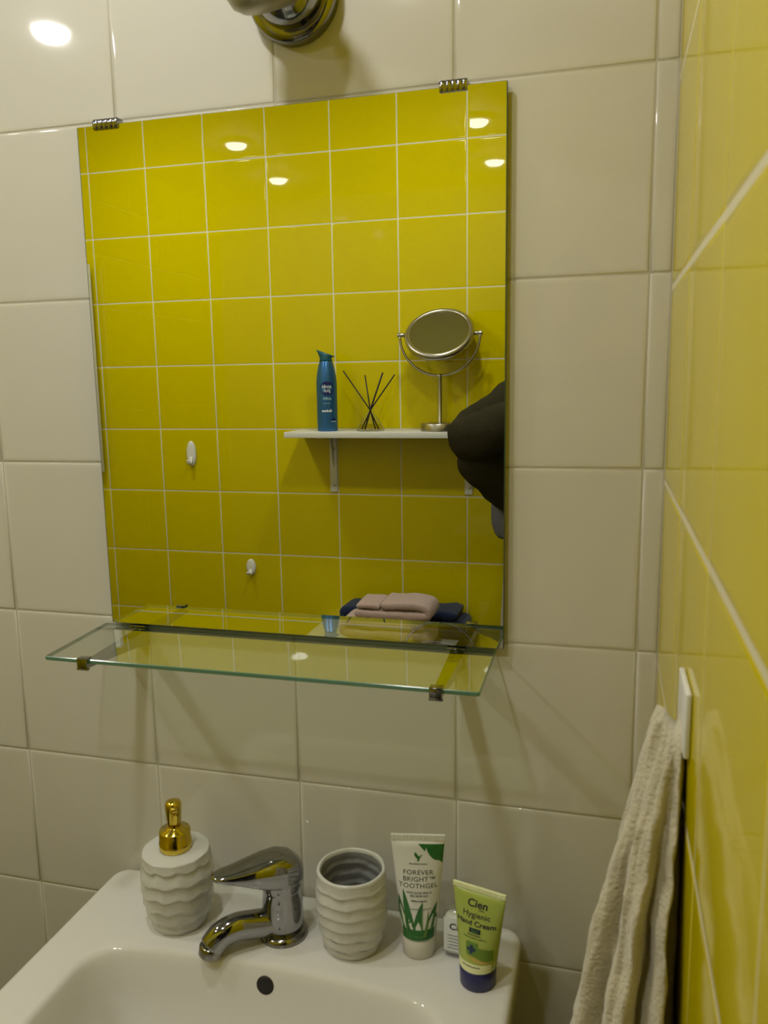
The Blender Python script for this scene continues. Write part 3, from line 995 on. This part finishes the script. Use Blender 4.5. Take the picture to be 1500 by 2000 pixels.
poly_decal('island_print', isl, fcan(0.0004), M['logo_navy'], t)
poly_decal('beach_print', grid_patch(lambda z: -0.030, lambda z: -0.0105, 0.0275, 0.0300, 8, 1), fcan(0.0004), M['can_pale'], t)

# reed diffuser -----------------------------------------------------------------
t = thing('reed_diffuser', 'small clear glass reed diffuser with four black sticks on the white shelf', 'diffuser', (-0.7015, -1.418, SHZ))
bm = lathe([(0.0385, 0.0), (0.0400, 0.002), (0.0395, 0.008), (0.0260, 0.030), (0.0140, 0.046), (0.0085, 0.055), (0.0080, 0.062), (0.0095, 0.066)], 36, cap1=False)
obj('flask', bm, M['glass'], t)
bm = lathe([(0.0360, 0.0018), (0.0372, 0.004), (0.0366, 0.0075), (0.0300, 0.019), (0.001, 0.0192)], 36)
obj('scented_oil', bm, glass_mat('scented oil', (0.93, 0.90, 0.80), 1.33), t)
nk = Vector((0.0, 0.0, 0.062))
for bx_, by_, tx, ty, tz in ((0.026, 0.006, -0.0785, 0.004, 0.1735), (0.012, -0.008, -0.0170, -0.010, 0.1600), (-0.014, 0.010, 0.0410, 0.006, 0.1660), (-0.028, -0.004, 0.0715, -0.012, 0.1600)):
    top_ = Vector((tx, ty, tz))
    bot_ = Vector((bx_, by_, 0.0045))
    mid_ = nk + Vector(((tx) * 0.02, (ty) * 0.05, 0.0))
    k_ = 0.0026 if bx_ == -0.014 else 0.0020
    obj('reed', tube([bot_, mid_, top_], k_, 8), M['reed'], t)

# make-up mirror -------------------------------------------------------------------
t = thing('vanity_mirror', 'round tilting make-up mirror on a brushed metal stand at the shelf end', 'mirror', (-0.4965, -1.420, SHZ))
obj('base', lathe([(0.0550, 0.0), (0.0562, 0.001), (0.0562, 0.0205), (0.0545, 0.0225), (0.008, 0.0235)], 48), M['nickel'], t, sharp=50)
obj('stem', lathe([(0.0085, 0.023), (0.0065, 0.026), (0.0065, 0.150), (0.0072, 0.158), (0.004, 0.160)], 20), M['nickel'], t)
ZC_ = 0.2695
yr = 0.1145
pts = [(yr * math.cos(a), 0, ZC_ + yr * math.sin(a)) for a in [PI + PI * i / 36 for i in range(37)]]
obj('yoke', tube(pts, 0.0036, 10), M['nickel'], t)
for s_ in (-1, 1):
    obj('pivot', lathe_along([(0.0058, 0.0), (0.0062, 0.001), (0.0062, 0.021), (0.005, 0.022)], (s_ * (yr + 0.0065), 0, ZC_), (-s_, 0, 0), 16), M['nickel'], t)
tl = math.radians(44)
nn = Vector((0, math.cos(tl), math.sin(tl)))
pc = Vector((0, 0, ZC_))
rm = obj('mirror_rim', lathe_along([(0.084, 0.0085), (0.086, 0.0108), (0.092, 0.0108), (0.0978, 0.0065), (0.0990, 0.0), (0.0978, -0.0065), (0.094, -0.0095), (0.020, -0.0098)], pc, nn, 64, cap0=False), M['nickel'], t)
obj('mirror_glass', lathe_along([(0.0845, 0.0078), (0.0842, 0.0084), (0.02, 0.0084)], pc, nn, 64), M['mirror'], t, sharp=30)


# adhesive hooks on the yellow wall ------------------------------------------------
def wall_hook(loc, hw, hh, label, group):
    t = thing('wall_hook', label, 'hook', loc, 0, group)
    bm = bmesh.new()
    rings = []
    for s_, y in ((0.97, 0.0003), (1.0, 0.0012), (1.0, 0.0045), (0.92, 0.0075), (0.72, 0.0092), (0.3, 0.0100)):
        rings.append([(hw * s_ * math.cos(2 * PI * k / 36), y, hh * s_ * math.sin(2 * PI * k / 36)) for k in range(36)])
    loft(bm, rings)
    obj('hook_plate', bm, M['white_plastic'], t)
    pts = bez([(0, 0.008, -hh * 0.25), (0, 0.014, -hh * 0.62), (0, 0.022, -hh * 0.74), (0, 0.027, -hh * 0.45)], 5)
    obj('hook_lip', tube(pts, [(hw * 0.45, 0.0035)] * len(pts), 12), M['white_plastic'], t)


wall_hook((-1.3235, YB, 1.275), 0.0165, 0.0410, 'tall oval white hook on the yellow wall, the higher of two', 'oval hooks on the yellow wall')
wall_hook((-1.1325, YB, 0.911), 0.0165, 0.0265, 'short oval white hook on the yellow wall, the lower of two', 'oval hooks on the yellow wall')

# white panel at the mirror's left edge
t = thing('wall_panel', 'tall white panel standing off the yellow wall, cut by the mirror edge', 'panel', (-1.72, YB, 1.545))
obj('panel_board', box((-0.17, 0.024, -0.330), (0.088, 0.044, 0.330), 0.0015), M['white_lacquer'], t, sharp=40)
for zz in (-0.22, 0.22):
    obj('spacer', box((-0.13, 0.0004, zz - 0.015), (0.02, 0.0238, zz + 0.015)), M['white_lacquer'], t, smooth=False)

# ---------------------------------------------------------------- cabinet with folded towels, below the shelf
t = thing('laundry_cabinet', 'low white cabinet against the yellow wall carrying the folded towels', 'cabinet', (-0.64, -1.340, 0))
CBZ = 0.755
bm = bmesh.new()
add_box(bm, (-0.235, -0.150, 0.05), (0.235, 0.130, CBZ - 0.018), 0.002)
obj('carcass', bm, M['white_lacquer'], t, sharp=40)
obj('worktop', box((-0.245, -0.153, CBZ - 0.018), (0.245, 0.147, CBZ), 0.003), M['white_lacquer'], t, sharp=40)
for sx in (-1, 1):
    dd = obj('door', box((min(sx * 0.001, sx * 0.2335), 0.1302, 0.06), (max(sx * 0.001, sx * 0.2335), 0.147, CBZ - 0.021), 0.002), M['white_lacquer'], t, sharp=40)
    obj('knob', lathe_along([(0.004, 0.0), (0.004, 0.010), (0.011, 0.013), (0.011, 0.019), (0.006, 0.021)], (sx * 0.03, 0.147, 0.50), (0, 1, 0), 18), M['nickel'], dd)
for sx in (-0.20, 0.20):
    for sy in (-0.12, 0.10):
        obj('foot', lathe([(0.016, 0.0), (0.018, 0.004), (0.018, 0.05)], 16, (sx, sy, 0)), M['nickel'], t)


def folded(bm, path, th, y0, y1, n=10, seed=0):
    """a thick cloth layer that follows path in x-z, extruded from y0 to y1 with soft edges"""
    P = [Vector((p[0], 0, p[1])) for p in path]
    rings = []
    m_ = len(P)
    for i, p in enumerate(P):
        tg = (P[min(i + 1, m_ - 1)] - P[max(i - 1, 0)]).normalized()
        nr = Vector((-tg.z, 0, tg.x))
        k_ = 0.55 if i in (0, m_ - 1) else 1.0
        ring = []
        for q in range(28):
            a = 2 * PI * q / 28
            ca, sa = math.cos(a), math.sin(a)
            yy = (y0 + y1) / 2 + (y1 - y0) / 2 * math.copysign(abs(ca) ** 0.28, ca)
            tt = th / 2 * k_ * math.copysign(abs(sa) ** 0.6, sa)
            v = p + nr * tt + Vector((0, yy, 0))
            v += Vector((0, 0, 1)) * (noise.noise(Vector((v.x * 22 + seed, v.y * 22, v.z * 22))) * 0.004)
            ring.append(v)
        rings.append(ring)
    loft(bm, rings)


bm = bmesh.new()
folded(bm, bez([(-0.770, 0.7695), (-0.60, 0.7690), (-0.445, 0.7700), (-0.428, 0.7830), (-0.445, 0.7955), (-0.60, 0.7950), (-0.765, 0.7960), (-0.782, 0.8080), (-0.764, 0.8205), (-0.60, 0.8200), (-0.440, 0.8210)], 8), 0.0255, -1.482, -1.362, seed=3)
o = obj('folded_towel', bm, M['navy_towel'])
o.location.z = 0.0015
tag(o, 'dark navy folded towel lying behind the mauve one on the cabinet', 'towel')
bm = bmesh.new()
folded(bm, bez([(-0.735, 0.7700), (-0.62, 0.7690), (-0.520, 0.7715), (-0.502, 0.7850), (-0.518, 0.7990), (-0.62, 0.7980), (-0.725, 0.7990), (-0.738, 0.8120), (-0.722, 0.8265), (-0.62, 0.8260), (-0.510, 0.8265)], 8), 0.0285, -1.352, -1.222, seed=9)
folded(bm, bez([(-0.705, 0.8530), (-0.640, 0.8535), (-0.515, 0.8550), (-0.497, 0.8670), (-0.514, 0.8800), (-0.575, 0.8815), (-0.628, 0.8800)], 8), 0.0265, -1.345, -1.232, seed=12)
folded(bm, bez([(-0.700, 0.8760), (-0.66, 0.8765), (-0.633, 0.8740)], 7), 0.0190, -1.345, -1.234, seed=14)
o = obj('folded_towel', bm, M['mauve_towel'])
o.location.z = 0.0025
tag(o, 'mauve folded towel in front of the navy one, under the white shelf', 'towel')


# ---------------------------------------------------------------- the photographer, seen in the mirror as an elbow
def skin_mesh(verts, edges, radii, root=0, sub=2):
    me = bpy.data.meshes.new('skel')
    me.from_pydata(verts, edges, [])
    o = bpy.data.objects.new('skel', me)
    col.objects.link(o)
    md = o.modifiers.new('s', 'SKIN')
    md.use_smooth_shade = True
    sk = me.skin_vertices[0].data
    for i, r in enumerate(radii):
        sk[i].radius = r if isinstance(r, tuple) else (r, r)
        sk[i].use_root = (i == root)
    md2 = o.modifiers.new('u', 'SUBSURF')
    md2.levels = md2.render_levels = sub
    dg = bpy.context.evaluated_depsgraph_get()
    dg.update()
    out = bpy.data.meshes.new_from_object(o.evaluated_get(dg))
    bpy.data.objects.remove(o)
    bpy.data.meshes.remove(me)
    return out


def chain(pts, radii, sub=2):
    return skin_mesh([tuple(p) for p in pts], [(i, i + 1) for i in range(len(pts) - 1)], radii, 0, sub)


def to_bm(bm, me):
    bm.from_mesh(me)
    bpy.data.meshes.remove(me)


# joints
PEL = Vector((-0.155, -1.225, 0.95))
CHS = Vector((-0.155, -1.225, 1.30))
NEK = Vector((-0.135, -1.220, 1.50))
HED = Vector((-0.130, -1.185, 1.66))
LSH, LEL, LWR = Vector((-0.245, -1.255, 1.450)), Vector((-0.374, -1.060, 1.343)), Vector((-0.150, -0.952, 1.455))
RSH, REL, RWR = Vector((0.035, -1.225, 1.445)), Vector((0.075, -1.060, 1.215)), Vector((0.020, -0.955, 1.400))
LHP, LKN, LAN = Vector((-0.215, -1.225, 0.92)), Vector((-0.230, -1.205, 0.50)), Vector((-0.235, -1.225, 0.085))
RHP, RKN, RAN = Vector((-0.055, -1.225, 0.92)), Vector((-0.045, -1.200, 0.50)), Vector((-0.040, -1.225, 0.085))
person = thing('person', 'person in a dark olive jacket holding up a phone, elbow seen in the large mirror', 'person', (-0.135, -1.225, 0))
pm = Matrix.Translation(-person.location)


def pobj(name, bm, m, parent=person):
    bmesh.ops.transform(bm, matrix=pm, verts=bm.verts)
    return obj(name, bm, m, parent)


bm = bmesh.new()
V = [PEL, PEL + Vector((0, 0, 0.13)), CHS, NEK - Vector((0, 0, 0.075)), NEK + Vector((0, 0.005, 0.04)), LSH, LEL, LWR, RSH, REL, RWR, LHP, LKN, LAN, LAN + Vector((-0.01, 0.13, -0.045)),
     RHP, RKN, RAN, RAN + Vector((0.01, 0.13, -0.045))]
E_ = [(0, 1), (1, 2), (2, 3), (3, 4), (3, 5), (5, 6), (6, 7), (3, 8), (8, 9), (9, 10), (0, 11), (11, 12), (12, 13), (13, 14), (0, 15), (15, 16), (16, 17), (17, 18)]
RD = [(0.15, 0.10), (0.125, 0.090), (0.135, 0.090), (0.055, 0.050), 0.052, 0.044, 0.032, 0.026, 0.046, 0.034, 0.026, 0.080, 0.055, 0.038, 0.030, 0.080, 0.055, 0.038, 0.030]
to_bm(bm, skin_mesh([tuple(v) for v in V], E_, RD, 0, 2))
# head with a face looking along +y
n_ = 40
rings = []
for j in range(33):
    ph_ = PI * (j + 0.5) / 33
    z_ = math.cos(ph_)
    ring = []
    for k in range(n_):
        a = 2 * PI * k / n_
        x, y = math.sin(ph_) * math.cos(a), math.sin(ph_) * math.sin(a)
        sx = 0.076 * (1 - 0.22 * max(0, -z_ - 0.15))
        sy = 0.096
        p = Vector((x * sx, y * sy, z_ * 0.118))
        if y > 0:
            if z_ < -0.2:
                p.y += 0.010 * (-z_ - 0.2)
            p.y += 0.022 * math.exp(-((p.x / 0.011) ** 2) - ((p.z + 0.022) / 0.016) ** 2)      # nose tip
            p.y += 0.010 * math.exp(-((p.x / 0.010) ** 2) - ((p.z - 0.004) / 0.022) ** 2)      # nose bridge
            for ex in (-0.031, 0.031):
                p.y -= 0.010 * math.exp(-(((p.x - ex) / 0.015) ** 2) - ((p.z - 0.006) / 0.011) ** 2)   # eye sockets
            p.y += 0.005 * math.exp(-((p.x / 0.022) ** 2) - ((p.z + 0.058) / 0.008) ** 2)      # lips
            p.y += 0.006 * math.exp(-((p.x / 0.020) ** 2) - ((p.z + 0.095) / 0.014) ** 2)      # chin
        ring.append(HED + p)
    rings.append(ring)
loft(bm, list(reversed(rings)))
for s_ in (-1, 1):      # ears
    lathe_along([(0.006, -0.004), (0.022, 0.0), (0.026, 0.006), (0.018, 0.010), (0.006, 0.007)], HED + Vector((s_ * 0.073, -0.006, -0.008)), (s_, -0.45, 0.05), 16, bm=bm)
# phone frame first, the hands close on its sides
PH_R, PH_U, PH_B = (Vector(_q @ Vector(v)) for v in ((1, 0, 0), (0, 1, 0), (0, 0, 1)))
LENS = Vector((-0.0373, -0.9011, 1.5037))
PC = LENS + PH_B * 0.0105 - PH_U * 0.052 + PH_R * -0.010        # phone centre behind the lens
for side, wr, el in ((-1, LWR, LEL), (1, RWR, REL)):
    edge = PC + PH_R * (side * 0.041) - PH_U * 0.022
    palm = edge + PH_R * (side * 0.022) + PH_B * 0.018 - PH_U * 0.020
    to_bm(bm, chain([el.lerp(wr, 0.72), wr.lerp(palm, 0.05), wr.lerp(palm, 0.55), palm], [0.031, (0.026, 0.023), (0.036, 0.020), (0.034, 0.017)]))
    for i, ln in enumerate((0.92, 1.0, 0.94, 0.80)):
        off = PH_U * (0.024 - 0.0185 * i)
        a_ = palm + off + PH_R * (side * 0.004)
        b_ = edge + off + PH_R * (side * 0.016) - PH_B * 0.004
        c_ = edge + off + PH_R * (side * 0.004) - PH_B * 0.0135 * ln
        e_ = edge + off - PH_R * (side * 0.012 * ln) - PH_B * 0.0140
        if i == 0 and side == 1:
            e_ = c_ - PH_U * 0.004
        to_bm(bm, chain([a_, b_, c_, e_], [0.0095, 0.0088, 0.0078, 0.0068]))
    th0 = palm - PH_U * 0.018 + PH_B * 0.006
    to_bm(bm, chain([th0, th0 + PH_B * 0.012 - PH_R * (side * 0.016) + PH_U * 0.010, edge + PH_B * 0.0145 - PH_R * (side * 0.012) + PH_U * 0.006], [0.013, 0.0110, 0.0090]))
pobj('body', bm, M['skin'])
for ex in (-0.031, 0.031):
    ey = pobj('eye', lathe_along([(0.001, 0.0), (0.009, 0.004), (0.0105, 0.010), (0.008, 0.0155), (0.001, 0.0175)], HED + Vector((ex, 0.0620, 0.006)), (0, 1, 0), 16), M['eye_white'])
    pobj('iris', lathe_along([(0.0045, 0.0), (0.0040, 0.0012), (0.001, 0.0018)], HED + Vector((ex, 0.0786, 0.005)), (0, 1, -0.1), 12), M['hair'], ey)
    pobj('eyebrow', tube(bez([HED + Vector((ex - 0.014, 0.0800 - 0.006 * (ex < 0), 0.024)), HED + Vector((ex, 0.0850, 0.029)), HED + Vector((ex + 0.014, 0.0800 - 0.006 * (ex > 0), 0.024))], 4), 0.0030, 8), M['hair'])
bm = bmesh.new()
tube(bez([HED + Vector((-0.022, 0.079, -0.059)), HED + Vector((-0.010, 0.0885, -0.057)), HED + Vector((0.010, 0.0885, -0.057)), HED + Vector((0.022, 0.079, -0.059))], 5), (0.0042), 8, bm=bm)
pobj('mouth', bm, M['lip'])
bm = bmesh.new()
rings = []
for j in range(15):     # short hair: a cap over the skull, open at the face
    ph_ = 0.02 + 1.72 * j / 14
    ring = []
    for k in range(40):
        a = 2 * PI * k / 40
        lim = 1.0
        fr = max(0, math.sin(a))
        pp = ph_ * (1 - 0.48 * fr ** 1.5)
        x, y, z_ = math.sin(pp) * math.cos(a), math.sin(pp) * math.sin(a), math.cos(pp)
        g_ = 1.09 + 0.03 * noise.noise(Vector((x * 6, y * 6, z_ * 6)))
        ring.append(HED + Vector((x * 0.0775 * g_, y * 0.098 * g_, z_ * 0.120 * g_)))
    rings.append(ring)
loft(bm, rings, True, False)
pobj('hair', bm, M['hair'])
# jacket: loose body and sleeves
bm = bmesh.new()
V = [CHS + Vector((0, 0, -0.115)), CHS + Vector((0, 0, -0.02)), CHS + Vector((0, 0, 0.09)), NEK + Vector((0, 0, -0.02)), LSH, LSH.lerp(LEL, 0.55) + Vector((0.0, 0, -0.006)), LEL, LEL.lerp(LWR, 0.3), LEL.lerp(LWR, 0.92),
     RSH, RSH.lerp(REL, 0.55), REL, REL.lerp(RWR, 0.9)]
E_ = [(0, 1), (1, 2), (2, 3), (2, 4), (4, 5), (5, 6), (6, 7), (7, 8), (2, 9), (9, 10), (10, 11), (11, 12)]
RD = [(0.182, 0.142), (0.175, 0.135), (0.168, 0.122), (0.075, 0.072), 0.088, 0.072, 0.062, 0.060, 0.040, 0.074, 0.068, 0.060, 0.040]
to_bm(bm, skin_mesh([tuple(v) for v in V], E_, RD, 0, 3))
to_bm(bm, chain([LEL + Vector((0.006, -0.01, 0.0)), Vector((-0.328, -1.095, 1.303)), Vector((-0.262, -1.150, 1.240)), Vector((-0.21, -1.18, 1.20))], [0.056, 0.066, 0.084, 0.08], 3))
for v in bm.verts:
    nz = noise.noise(v.co * 14) * 0.008 + noise.noise(v.co * 38) * 0.003
    v.co += v.normal * nz
pobj('jacket', bm, M['jacket'])
bm = bmesh.new()
rings = []
for z_, a_, b_ in ((1.30, 0.165, 0.115), (1.16, 0.168, 0.118), (1.13, 0.166, 0.119), (1.105, 0.158, 0.118), (1.095, 0.150, 0.114)):
    rings.append([(PEL.x + a_ * math.cos(2 * PI * k / 48) * (1 + 0.02 * math.cos(9 * 2 * PI * k / 48)), PEL.y + b_ * math.sin(2 * PI * k / 48) * (1 + 0.02 * math.cos(9 * 2 * PI * k / 48)), z_) for k in range(48)])
loft(bm, rings)
pobj('shirt', bm, M['shirt'])
V = [PEL + Vector((0, 0, 0.195)), PEL, LHP, LKN, LAN + Vector((0, 0, 0.03)), RHP, RKN, RAN + Vector((0, 0, 0.03))]
bm = bmesh.new()
to_bm(bm, skin_mesh([tuple(v) for v in V], [(0, 1), (1, 2), (2, 3), (3, 4), (1, 5), (5, 6), (6, 7)], [(0.145, 0.106), (0.160, 0.118), 0.098, 0.075, 0.062, 0.098, 0.075, 0.062], 1, 2))
pobj('trousers', bm, M['trousers'])
for an in (LAN, RAN):
    bm = bmesh.new()
    rings = []
    for y, hw, hz in ((-0.075, 0.020, 0.030), (-0.06, 0.034, 0.045), (-0.01, 0.040, 0.052), (0.07, 0.044, 0.036), (0.14, 0.045, 0.028), (0.185, 0.032, 0.020), (0.198, 0.012, 0.012)):
        rings.append([(an.x + hw * math.cos(2 * PI * k / 20), an.y + y, max(0.001, hz + hz * math.sin(2 * PI * k / 20))) for k in range(20)])
    loft(bm, rings)
    pobj('shoe', bm, M['black'])

# phone: a slab just behind the lens
t = thing('smartphone', 'dark smartphone held upright in both hands by the photographer', 'phone', PC)
bm = bmesh.new()
loft(bm, [rrect(0, 0, 0.0375 - i, 0.078 - i, 0.010, z_, 6, 2) for i, z_ in ((0.0012, -0.0042), (0.0, -0.0028), (0.0, 0.0028), (0.0012, 0.0042))])
RM = Matrix((PH_R, PH_U, PH_B)).transposed()
bmesh.ops.transform(bm, matrix=RM.to_4x4(), verts=bm.verts)
obj('phone_case', bm, M['black'], t, sharp=40)
bm = bmesh.new()
loft(bm, [rrect(0, 0, 0.0350, 0.0745, 0.008, z_, 6, 2) for z_ in (0.0043, 0.0046)])
bmesh.ops.transform(bm, matrix=RM.to_4x4(), verts=bm.verts)
obj('phone_screen', bm, M['ink_navy'], t, sharp=40)
bm = lathe_along([(0.0058, 0.0040), (0.0058, 0.0052), (0.0048, 0.0055)], RM @ Vector((0.010, 0.052, 0.0)), -PH_B, 20)
obj('phone_lens', bm, M['hole_shade_lens'], t)
